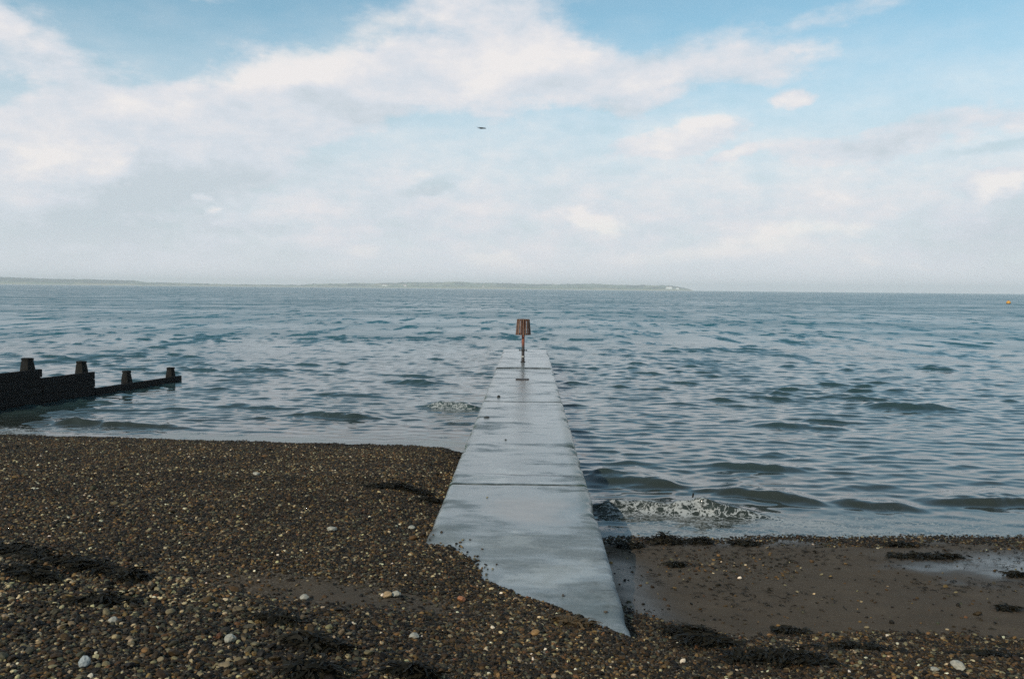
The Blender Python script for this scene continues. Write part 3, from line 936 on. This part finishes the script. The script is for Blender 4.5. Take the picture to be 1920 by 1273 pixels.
def pebble_tree(mat):
    g = bpy.data.node_groups.new('shingle_pebbles', 'GeometryNodeTree')
    g.interface.new_socket('Geometry', in_out='INPUT', socket_type='NodeSocketGeometry')
    g.interface.new_socket('Geometry', in_out='OUTPUT', socket_type='NodeSocketGeometry')
    nd = g.nodes.new; ln = g.links.new
    gi = nd('NodeGroupInput'); go = nd('NodeGroupOutput')
    join = nd('GeometryNodeJoinGeometry')
    for s in range(9):
        ico = nd('GeometryNodeMeshIcoSphere'); ico.inputs['Radius'].default_value = 0.5; ico.inputs['Subdivisions'].default_value = 3
        sp = nd('GeometryNodeSetPosition')
        pos = nd('GeometryNodeInputPosition')
        nz = nd('ShaderNodeTexNoise'); nz.noise_dimensions = '4D'
        nz.inputs['W'].default_value = 3.7 * s
        nz.inputs['Scale'].default_value = 1.7 if s % 3 else 2.4
        nz.inputs['Detail'].default_value = 1.5
        sub = nd('ShaderNodeVectorMath'); sub.operation = 'SUBTRACT'; sub.inputs[1].default_value = (0.5, 0.5, 0.5)
        sc = nd('ShaderNodeVectorMath'); sc.operation = 'SCALE'; sc.inputs['Scale'].default_value = 0.75 if s % 2 else 0.5
        ln(pos.outputs[0], nz.inputs['Vector']); ln(nz.outputs['Color'], sub.inputs[0]); ln(sub.outputs[0], sc.inputs[0])
        ln(ico.outputs['Mesh'], sp.inputs['Geometry']); ln(sc.outputs[0], sp.inputs['Offset'])
        sh = nd('GeometryNodeSetShadeSmooth'); ln(sp.outputs[0], sh.inputs[0])
        sm = nd('GeometryNodeSetMaterial'); sm.inputs['Material'].default_value = mat; ln(sh.outputs[0], sm.inputs[0])
        ti = nd('GeometryNodeGeometryToInstance'); ln(sm.outputs[0], ti.inputs[0])
        ln(ti.outputs[0], join.inputs[0])
    iop = nd('GeometryNodeInstanceOnPoints')
    ln(gi.outputs[0], iop.inputs['Points']); ln(join.outputs[0], iop.inputs['Instance'])
    iop.inputs['Pick Instance'].default_value = True
    def na(name, typ):
        a = nd('GeometryNodeInputNamedAttribute'); a.data_type = typ; a.inputs['Name'].default_value = name
        return a.outputs[0]
    ln(na('vid', 'INT'), iop.inputs['Instance Index'])
    e2r = nd('FunctionNodeEulerToRotation'); ln(na('rot', 'FLOAT_VECTOR'), e2r.inputs[0]); ln(e2r.outputs[0], iop.inputs['Rotation'])
    ln(na('scl', 'FLOAT_VECTOR'), iop.inputs['Scale'])
    ln(iop.outputs[0], go.inputs[0])
    return g


PAL = np.array([(0.010, 0.008, 0.005), (0.028, 0.019, 0.010), (0.066, 0.041, 0.018), (0.17, 0.108, 0.045), (0.12, 0.060, 0.028),
                (0.060, 0.058, 0.042), (0.19, 0.165, 0.105), (0.42, 0.36, 0.24), (0.66, 0.62, 0.52)])
PW = np.array([0.26, 0.28, 0.23, 0.055, 0.008, 0.095, 0.055, 0.016, 0.005]); PW = PW / PW.sum()


def deck_stones(P, S, C, rng):
    n = 5200
    X = rng.uniform(PIER_L + 0.03, PIER_R - 0.03, n); Y = rng.uniform(6.2, 12.5, n)
    G = ground(X, Y)
    near = np.exp(-(PIER_TOP - G) / 0.018) + 0.0008
    ok = (G < PIER_TOP - 0.002) & (rng.random(n) < near)
    X, Y = X[ok], Y[ok]
    s = rng.uniform(0.012, 0.034, len(X))
    P.append(np.stack([X, Y, PIER_TOP + 0.2 * s], -1)); S.append(s)
    C.append(PAL[rng.choice(len(PAL), len(X), p=PW)] * rng.uniform(0.7, 1.3, (len(X), 1)))


def build_shingle():
    rng = np.random.default_rng(12)
    P, S, C = [], [], []
    def coarse(x, y):                                   # foreground bank and shingle ridge carry the big stones
        b = sstep(y, bank_line(x) + 0.1, bank_line(x) - 0.3)
        return b
    def layer(y0, y1, cell, dfun, smin, smax, lift):
        gx = np.arange(-14, 10, cell); gy = np.arange(y0, y1, cell)
        X, Y = np.meshgrid(gx, gy)
        X = (X + rng.uniform(-0.55, 0.55, X.shape) * cell).ravel(); Y = (Y + rng.uniform(-0.55, 0.55, Y.shape) * cell).ravel()
        inside = (np.abs(X + 0.0176 * Y) < 0.60 * Y + 1.3)
        X, Y = X[inside], Y[inside]
        keep = rng.random(len(X)) < dfun(X, Y)
        X, Y = X[keep], Y[keep]
        G = ground(X, Y)
        under = (X > PIER_L - 0.02) & (X < PIER_R + 0.02) & (G < PIER_TOP - 0.005)
        ok = (G > (-0.06 if smax < 0.06 else 0.06)) & ~under
        X, Y, G = X[ok], Y[ok], G[ok]
        s = smin + (smax - smin) * rng.random(len(X)) ** 2.2
        P.append(np.stack([X, Y, G + s * lift], -1)); S.append(s)
        big = rng.random(len(X))
        ci = rng.choice(len(PAL), len(X), p=PW)
        lead = (rng.random(len(X)) < 0.16 * coarse(X, Y)); ci = np.where(lead, rng.choice([5, 6, 7], len(X), p=[0.3, 0.45, 0.25]), ci)
        c = PAL[ci] * rng.uniform(0.75, 1.3, (len(X), 1)) * (1 + rng.uniform(-0.08, 0.08, (len(X), 3)))
        wetk = 0.55 + 0.45 * sstep(G, 0.02, 0.16)
        patch = 0.82 + 0.8 * fbm(X * 0.8, Y * 0.8, 131, 3)
        C.append(c * np.array([1.15, 1.05, 0.87]) * wetk[:, None] * np.clip(patch, 0.5, 1.3)[:, None])
    sd_ = lambda x, y: sandiness(x, y)
    # fine gravel everywhere, thinning on the sand
    layer(3.6, 9.0, 0.026, lambda x, y: np.clip(1.0 - sd_(x, y) * 1.12, 0.02, 1) * 0.95, 0.016, 0.038, 0.10)
    layer(9.0, 20.2, 0.034, lambda x, y: np.clip(1.0 - sd_(x, y) * 1.15, 0.015, 1) * 0.95, 0.020, 0.044, 0.12)
    # medium
    layer(3.6, 20.2, 0.06, lambda x, y: (np.clip(1 - sd_(x, y) * 1.3, 0.0, 1)) * (0.30 + 0.5 * sstep(x, -0.5, -2.0) * sstep(y, 18, 8)) * np.clip(0.8 + 2.2 * fbm(x * 0.9, y * 0.9, 151, 3), 0.1, 1.4), 0.023, 0.043, 0.22)
    # large, on the foreground bank and scattered
    layer(3.6, 9.6, 0.11, lambda x, y: (0.08 + 0.55 * coarse(x, y)) * np.clip(1 - sd_(x, y) * 0.9, 0, 1), 0.030, 0.062, 0.26)
    layer(9.6, 19.0, 0.2, lambda x, y: 0.06 * np.clip(1 - sd_(x, y), 0, 1), 0.05, 0.09, 0.26)
    # stones washed up on to the deck beside the shingle
    deck_stones(P, S, C, rng)
    P = np.concatenate(P); S = np.concatenate(S); C = np.concatenate(C)
    n = len(P)
    print('pebbles', n)
    me = bpy.data.meshes.new('shingle')
    me.vertices.add(n); me.vertices.foreach_set('co', P.astype(np.float32).ravel())
    scl = np.stack([S * rng.uniform(0.95, 1.35, n), S * rng.uniform(0.75, 1.0, n), S * rng.uniform(0.45, 0.75, n)], -1)
    rot = np.stack([rng.normal(0, 0.35, n), rng.normal(0, 0.35, n), rng.uniform(0, 6.283, n)], -1)
    for nm, v in (('scl', scl), ('rot', rot)):
        a = me.attributes.new(nm, 'FLOAT_VECTOR', 'POINT'); a.data.foreach_set('vector', v.astype(np.float32).ravel())
    a = me.attributes.new('vid', 'INT', 'POINT'); a.data.foreach_set('value', rng.integers(0, 9, n).astype(np.int32))
    a = me.attributes.new('col', 'FLOAT_COLOR', 'POINT')
    a.data.foreach_set('color', np.concatenate([C, np.ones((n, 1))], 1).astype(np.float32).ravel())
    o = bpy.data.objects.new('shingle', me); COL.objects.link(o)
    mod = o.modifiers.new('pebbles', 'NODES')
    pm = mat_pebble()
    mod.node_group = pebble_tree(pm)
    me.materials.append(pm)
    tag(o, 'brown, grey and tan flint shingle covering the beach', 'shingle', kind='stuff')


build_shingle()


# ------------------------------------------------------------------ seaweed
weed_mat = mat_plain('black_seaweed', (0.0095, 0.0075, 0.003), 0.6, 20, 0.7, spec=0.16)
brown_weed = mat_plain('brown_seaweed', (0.060, 0.038, 0.015), 0.65, 20, 0.5, spec=0.3)


def ribbon(verts, faces, rr, p, ang, length, width, lift, base=None):
    seg = 5
    x, y = p
    prev = None
    curl = rr.uniform(-0.9, 0.9)
    tilt = rr.uniform(-0.8, 0.8)
    for i in range(seg + 1):
        u = i / seg
        w = width * (0.35 + 1.3 * u * (1 - u) + 0.2)
        a = ang + curl * u
        x2 = x + math.cos(a) * length * u; y2 = y + math.sin(a) * length * u
        z = lift + (0.20 * length * 4 * u * (1 - u)) * rr.uniform(0.3, 0.8)
        nx, ny = -math.sin(a) * w * math.cos(tilt), math.cos(a) * w * math.cos(tilt)
        nz = w * math.sin(tilt)
        k = len(verts)
        verts.append((x2 + nx, y2 + ny, z + nz)); verts.append((x2 - nx, y2 - ny, z - nz + 0.002))
        if prev is not None: faces.append((prev, prev + 1, k + 1, k))
        prev = k


def weed(name, cx, cyy, lx, ly, h, label, n=None, mat=None, rot=0.0, seed=0, deck=None):
    """a heap of matted weed lx by ly metres"""
    rr = random.Random(seed + int(cx * 100) + int(cyy * 37))
    z0 = float(ground(cx, cyy)) if deck is None else deck
    vs, fs = [], []
    n = n or int(90 + 900 * lx * ly)
    n = min(n, 900)
    # matted core: a lumpy low mound following the ground
    ca, sa = math.cos(rot), math.sin(rot)
    M, K = 9, 26
    def gz(x, y):
        return (float(ground(cx + x, cyy + y)) if deck is None else deck) - z0
    ring0 = None
    for i in range(M):
        u = i / (M - 1)
        for k in range(K):
            a = 2 * math.pi * k / K
            edge = 0.78 + 0.5 * (vnoise(np.array(3 + 1.5 * math.cos(a) + seed), np.array(3 + 1.5 * math.sin(a))) - 0.3)
            r = u * float(edge)
            px_, py_ = r * lx / 2 * math.cos(a), r * ly / 2 * math.sin(a)
            x, y = ca * px_ - sa * py_, sa * px_ + ca * py_
            hh = h * 0.75 * (1 - u ** 2) * rr.uniform(0.45, 1.15) - (0.03 if i == M - 1 else 0.0)
            vs.append((x, y, gz(x, y) + 0.012 + hh))
    for i in range(M - 1):
        for k in range(K):
            k2 = (k + 1) % K
            fs.append((i * K + k, (i + 1) * K + k, (i + 1) * K + k2, i * K + k2))
    for _ in range(n):
        a = rr.uniform(0, 6.283); r = rr.random() ** 0.6
        px_, py_ = r * lx / 2 * math.cos(a), r * ly / 2 * math.sin(a)
        x, y = ca * px_ - sa * py_, sa * px_ + ca * py_
        hh = h * (1 - r ** 2) * rr.uniform(0.25, 1.0)
        L = rr.uniform(0.05, 0.16) * (0.6 + min(lx, 0.8) * 0.5)
        ribbon(vs, fs, rr, (x, y), rr.uniform(0, 6.283), L, rr.uniform(0.003, 0.015), gz(x, y) + hh + 0.015)
    o = link_mesh(name, vs, fs, mat or weed_mat)
    o.location = (cx, cyy, z0)
    tag(o, label, 'seaweed', 'clumps of washed up seaweed')
    return o


def gpt(px, py, it=12):
    """the point of the beach seen at a place in the photograph"""
    d = pixel_dir(px, py)
    z = 0.5
    for _ in range(it):
        s = (z - CAM_H) / d.z
        z = float(ground(d.x * s, d.y * s))
    return d.x * s, d.y * s


WEEDS = [  # px, py, width m, depth m, height m, label
    (1247, 1018, 0.50, 0.30, 0.12, 'large black seaweed mound at the water edge right of the walkway'),
    (1313, 1019, 0.36, 0.24, 0.07, 'smaller black seaweed mound at the water edge beside the large mound'),
    (1180, 1026, 0.42, 0.20, 0.04, 'flat black seaweed tangle at the waterline touching the walkway side'),
    (1395, 1022, 0.40, 0.15, 0.035, 'low dark seaweed strip at the waterline further right of the two mounds'),
    (1268, 1062, 0.20, 0.14, 0.035, 'small black seaweed tuft on the gravel just inshore of the large mound'),
    (1735, 1046, 1.0, 0.20, 0.03, 'long thin black seaweed streak above the shiny wet sand'),
    (1690, 1024, 0.45, 0.16, 0.03, 'dark seaweed patch on the shingle rim right of centre of the sand'),
    (1306, 1196, 0.56, 0.30, 0.07, 'thick black seaweed heap on shingle just right of the walkway foot'),
    (1330, 1224, 0.50, 0.22, 0.05, 'black seaweed heap nearer the viewer below the heap at the walkway foot'),
    (1455, 1240, 0.78, 0.24, 0.05, 'broad dark seaweed band on shingle in the right foreground'),
    (1600, 1222, 0.66, 0.20, 0.04, 'dark seaweed band along the shingle edge above the big white stone'),
    (1860, 1240, 0.70, 0.28, 0.05, 'dark seaweed heap in the bottom right corner'),
    (1480, 1186, 0.30, 0.10, 0.025, 'thin dark seaweed strand where sand meets the foreground shingle'),
    (1890, 1144, 0.20, 0.09, 0.025, 'small dark weed scrap lying on bare sand near the right edge'),
    (1905, 1080, 0.26, 0.10, 0.03, 'small dark weed tuft beside the shiny wet sand at the right edge'),
    (247, 1088, 0.26, 0.20, 0.08, 'rounded black seaweed clump at the end of the left strandline'),
    (150, 1062, 0.80, 0.20, 0.04, 'black seaweed strandline strip on the left shingle bank'),
    (30, 1038, 0.80, 0.20, 0.04, 'black seaweed strip at the far left end of the strandline'),
    (60, 1080, 0.62, 0.24, 0.04, 'dark seaweed mat below the strandline near the left edge'),
    (200, 1132, 0.42, 0.16, 0.03, 'thin dark weed mat among pebbles on the left bank'),
    (590, 1212, 0.42, 0.18, 0.05, 'dark seaweed ridge on the crest of the foreground bank'),
    (520, 1165, 0.40, 0.12, 0.04, 'dark weed line along the bank crest beside the sandy hollow'),
    (590, 1264, 0.34, 0.20, 0.06, 'black seaweed clump at the bottom edge left of centre'),
    (775, 1264, 0.30, 0.14, 0.05, 'black seaweed clump at the bottom edge nearer the centre'),
    (745, 916, 1.0, 0.20, 0.05, 'dark weed line added as the shade on the shingle ledge left of the walkway'),  # weed strip added where the near face of the ledge is shaded
    (808, 942, 0.42, 0.22, 0.06, 'black seaweed piled against the left side of the walkway'),
]
for i, (px, py, lx, ly, h, lab) in enumerate(WEEDS):
    gx_, gy_ = gpt(px, py)
    weed('seaweed_clump', gx_, gy_, lx, ly, h, lab, seed=i, rot=random.Random(i).uniform(-0.15, 0.15) + (-0.45 if lab.find('strandline') >= 0 or lab.find('bank crest') >= 0 or lab.find('crest of') >= 0 else 0))
gx_, gy_ = gpt(1080, 1172)
weed('seaweed_clump', gx_, gy_, 0.26, 0.12, 0.03, 'brown seaweed tuft where the shingle laps onto the walkway', mat=brown_weed, seed=71)


def build_scraps():
    rr = random.Random(9)
    vs, fs = [], []
    for k in range(2600):
        x = rr.uniform(0.95, 8.0); y = rr.uniform(7.4, 12.0)
        if abs(x) > 0.62 * y + 1: continue
        if vnoise(np.array(x * 0.9), np.array(y * 1.8), 7) < rr.uniform(0.25, 0.75): continue
        z = float(ground(x, y)) + 0.006
        for j in range(rr.randint(1, 4)):
            ribbon(vs, fs, rr, (x + rr.uniform(-.02, .02), y + rr.uniform(-.02, .02)), rr.gauss(0, 0.7), rr.uniform(0.02, 0.085), rr.uniform(0.002, 0.006), z)
    o = link_mesh('seaweed_scraps', vs, fs, weed_mat)
    tag(o, 'tiny dark scraps of weed strewn over the wet sand', 'seaweed scraps', kind='stuff')


build_scraps()


# ------------------------------------------------------------------ single stones that stand out
def stone(px, py, size, flat, color, label, seed, deck=False, cat='stone'):
    gx_, gy_ = gpt(px, py)
    if deck:
        d = pixel_dir(px, py); s = (PIER_TOP - CAM_H) / d.z
        gx_, gy_ = d.x * s, d.y * s
    z = PIER_TOP + 0.002 if deck else float(ground(gx_, gy_)) + size * 0.1
    bm = bmesh.new()
    bmesh.ops.create_icosphere(bm, subdivisions=4, radius=0.5)
    rr = random.Random(seed)
    dirs = [(Vector((rr.gauss(0, 1), rr.gauss(0, 1), rr.gauss(0, 1))).normalized(), rr.uniform(0.30, 0.46)) for _ in range(14)]
    for v in bm.verts:
        p = v.co.copy(); n = p.normalized()
        for (dv, lim) in dirs:                          # planed faces, as on broken flint
            e = p.dot(dv) - lim
            if e > 0: p -= dv * e * 0.8
        p += n * 0.05 * math.sin(7 * n.x + seed) * math.sin(6 * n.y + 2) * math.sin(5 * n.z)
        v.co = Vector((p.x * size * 1.25, p.y * size, (p.z + 0.28) * size * flat))
    o = link_bm('stone', bm, mat_plain('stone_surface_%s' % cat, color, 0.6, 18, 0.3), None, True)
    o.location = (gx_, gy_, z); o.rotation_euler = (rr.uniform(-.2, .2), rr.uniform(-.2, .2), rr.uniform(0, 6.28))
    if deck: o.rotation_euler = (0, 0, rr.uniform(0, 6.28))
    tag(o, label, cat, 'single stones that stand out')
    return o


PALE = (0.29, 0.27, 0.215); TAN = (0.30, 0.20, 0.10); ORANGE = (0.26, 0.10, 0.04); GREYW = (0.26, 0.28, 0.27)
STONES = [
    (1796, 1253, 0.085, 0.7, PALE, 'large white stone on the shingle in the bottom right corner', False),
    (1752, 1258, 0.060, 0.6, PALE, 'smaller white stone just left of the large white stone', False),
    (433, 1203, 0.062, 0.9, PALE, 'white stone with a knobbly top on the left foreground bank', False),
    (160, 1250, 0.062, 1.1, GREYW, 'pale upright stone at the bottom left of the shingle bank', False),
    (212, 1168, 0.065, 0.7, PALE, 'white pebble lying above the upright pale stone on the left', False),
    (622, 996, 0.085, 0.7, PALE, 'white stone alone on the mid shingle left of the walkway', False),
    (772, 992, 0.085, 0.6, PALE, 'flat white stone on the shingle close to the walkway edge', False),
    (481, 892, 0.10, 0.6, PALE, 'pale stone high on the shingle near the water left of centre', False),
    (776, 1196, 0.075, 0.5, PALE, 'white oyster shell like stone on the sandy gravel in the foreground', False),
    (570, 1125, 0.07, 0.7, PALE, 'white stone at the edge of the sandy hollow', False),
    (727, 1120, 0.07, 0.8, TAN, 'cream rounded stone right of the sandy hollow', False),
    (742, 1119, 0.07, 0.8, PALE, 'whitish rounded stone next to the cream one right of the hollow', False),
    (865, 1127, 0.07, 0.7, ORANGE, 'orange stone on the shingle below the walkway slope', False),
    (1012, 1126, 0.065, 0.7, ORANGE, 'red brown stone lying where shingle meets the walkway', False),
    (1046, 1140, 0.06, 0.9, TAN, 'tan stone on the shingle rim at the walkway foot', False),
    (861, 1043, 0.065, 0.7, TAN, 'lone tan stone sitting on the walkway deck', True),
    (935, 745, 0.075, 0.9, (0.02, 0.018, 0.016), 'small black stone on the wet deck far out', True),
    (912, 783, 0.10, 0.4, (0.03, 0.03, 0.028), 'flat dark stone near the left edge of the deck', True),
    (948, 825, 0.04, 0.5, (0.03, 0.03, 0.028), 'tiny dark pebble in the middle of the deck', True),
    (1136, 1148, 0.03, 0.7, (0.08, 0.06, 0.04), 'little brown pebble on the deck near its right edge', True),
    (1056, 1117, 0.03, 0.7, (0.06, 0.05, 0.04), 'little dark pebble on the deck above the shingle rim', True),
]
for i, (px, py, sz, fl, c, lab, deck) in enumerate(STONES):
    stone(px, py, sz, fl, c, lab, i + 3, deck)


# a stick standing in the shallows
bm = bmesh.new()
r = bmesh.ops.create_cone(bm, cap_ends=True, segments=8, radius1=0.018, radius2=0.012, depth=0.42)
bmesh.ops.rotate(bm, verts=r['verts'], cent=(0, 0, 0), matrix=Matrix.Rotation(R(8), 3, 'Y'))
r = bmesh.ops.create_cone(bm, cap_ends=True, segments=8, radius1=0.009, radius2=0.005, depth=0.12)
bmesh.ops.rotate(bm, verts=r['verts'], cent=(0, 0, 0), matrix=Matrix.Rotation(R(50), 3, 'Y'))
bmesh.ops.translate(bm, verts=r['verts'], vec=(0.05, 0, 0.10))
o = link_bm('stick', bm, weed_mat)
d_ = pixel_dir(1296, 952); s_ = -CAM_H / d_.z
o.location = (d_.x * s_, d_.y * s_, 0.02)
tag(o, 'short dark stick poking out of the shallow water right of the walkway', 'stick')


# ------------------------------------------------------------------ the far shore
def far_xy(px, dist):
    a = math.atan((px - 990) / 1707.0)
    return dist * math.sin(a), dist * math.cos(a)


def mat_hills():
    m, t, b = material('far_fields')
    pos = t.n('ShaderNodeNewGeometry').outputs['Position']
    z = t.sep(pos)[2]
    v = t.voronoi(t.mapping(pos, scale=(1, 0.4, 0)), 0.0045, out='Color')
    f = t.sep(v)[0]
    n = t.noise(pos, 0.012, 4, 0.6)
    c = t.ramp(f * 0.7 + n * 0.3, [(0.15, (0.10, 0.15, 0.09)), (0.4, (0.16, 0.21, 0.11)), (0.6, (0.32, 0.29, 0.18)), (0.85, (0.20, 0.24, 0.13))])
    wood = t.attr('wood', True)
    c = t.mix(wood, c, (0.045, 0.07, 0.05))
    c = t.mix(z.ss(7.0, 2.0), c, (0.40, 0.37, 0.28))
    t.put(b.inputs['Base Color'], c)
    b.inputs['Roughness'].default_value = 0.9
    b.inputs['Specular IOR Level'].default_value = 0.1
    return m


def ridge_px(px):
    return np.interp(px, [-600, -300, 0, 120, 255, 275, 330, 420, 560, 590, 640, 720, 800, 860, 950, 1050, 1120, 1170, 1215, 1250, 1280, 1297, 1310],
                     [9, 10, 10.5, 9, 7.5, 5.0, 4.8, 3.4, 3.2, 5.5, 7, 8, 10.5, 11.5, 10, 9, 10.5, 8.5, 9.5, 8.5, 5, 0.6, -2])


def build_hills():
    pxs = np.linspace(-600, 1310, 900)
    rs = np.concatenate([np.linspace(5000, 5200, 8), np.linspace(5260, 7600, 34)])
    A = np.arctan((pxs - 990) / 1707.0)
    AA, RR = np.meshgrid(A, rs)
    PX = np.repeat(pxs[None, :], len(rs), 0)
    top = ridge_px(PX)
    nz = fbm(PX * 0.02, RR * 0.002, 501, 4)
    shape = 0.30 * sstep(RR, 5000, 5080) + 0.70 * sstep(RR + nz * 600, 5350, 6300) * sstep(RR, 7600, 6900)
    fine = fbm(PX * 0.35, RR * 0.004, 511, 3)
    wood = np.clip(sstep(fbm(PX * 0.05, RR * 0.004, 521, 4) + 0.25 * sstep(PX, 270, 200), 0.02, 0.10) * sstep(RR, 5100, 5300), 0, 1)
    Z = top * 3.75 * shape * (1 + 0.25 * nz) + wood * 6.0 * (0.6 + fine * 1.2) * sstep(top, 0, 3) * 0.8
    Z = np.where(top <= 0, -2, Z) - 0.8 * (RR < 5001)
    o = grid_mesh('hills', RR * np.sin(AA), RR * np.cos(AA), Z, mat_hills(), {'wood': wood})
    tag(o, 'low green and tan island shore far across the water', 'far shore', kind='structure')
    return o


build_hills()


def build_house(px, dist, w, h, z, label, tone):
    x, y = far_xy(px, dist)
    root = empty('house', (x, y, z), -math.atan2(x, y))
    tag(root, label, 'house', 'white houses on the far shore')
    wm = mat_plain('far_render', tone, 0.8, 0.2, 0.08); rm = mat_plain('far_roof', (0.20, 0.12, 0.09), 0.8, 0.3, 0.3)
    bm = bmesh.new(); box_bm(bm, -w / 2, w / 2, -5, 5, -6, h)
    link_bm('wall', bm, wm, root)
    v = [(-w / 2 - .5, -5.6, h + 0.02), (w / 2 + .5, -5.6, h + 0.02), (w / 2 + .5, 5.6, h + 0.02), (-w / 2 - .5, 5.6, h + 0.02), (-w / 2 - .5, 0, h + 4), (w / 2 + .5, 0, h + 4)]
    link_mesh('roof', v, [(0, 1, 5, 4), (2, 3, 4, 5), (0, 4, 3), (1, 2, 5), (3, 2, 1, 0)], rm, root)


build_house(720, 5185, 26, 8, 12, 'white house low on the far shore, the leftmost of them', (0.8, 0.76, 0.70))
build_house(758, 5190, 16, 7, 12, 'small pinkish white house just right of the leftmost white house', (0.8, 0.70, 0.64))
build_house(905, 5180, 12, 6, 11, 'tiny pale house on the far shore above the walkway end', (0.8, 0.76, 0.70))
build_house(1252, 5300, 34, 8, 14, 'long white building near the right tip of the island', (0.85, 0.85, 0.82))
build_house(1268, 5300, 14, 6, 11, 'small white building beside the long one at the island tip', (0.85, 0.85, 0.82))


# ------------------------------------------------------------------ haze
def build_haze():
    bm = bmesh.new()
    box_bm(bm, -8600, 8600, -200, 8600, -3.0, 64.0)
    m = bpy.data.materials.new('sea_air'); m.use_nodes = True
    nt = m.node_tree
    nt.nodes.remove(nt.nodes['Principled BSDF'])
    v = nt.nodes.new('ShaderNodeVolumePrincipled')
    v.inputs['Color'].default_value = (1.0, 1.0, 1.0, 1)
    v.inputs['Density'].default_value = 1.9e-4
    v.inputs['Anisotropy'].default_value = 0.0
    nt.links.new(v.outputs[0], nt.nodes['Material Output'].inputs['Volume'])
    o = link_bm('haze', bm, m)
    tag(o, 'pale sea haze softening the far shore', 'haze', kind='stuff')


build_haze()
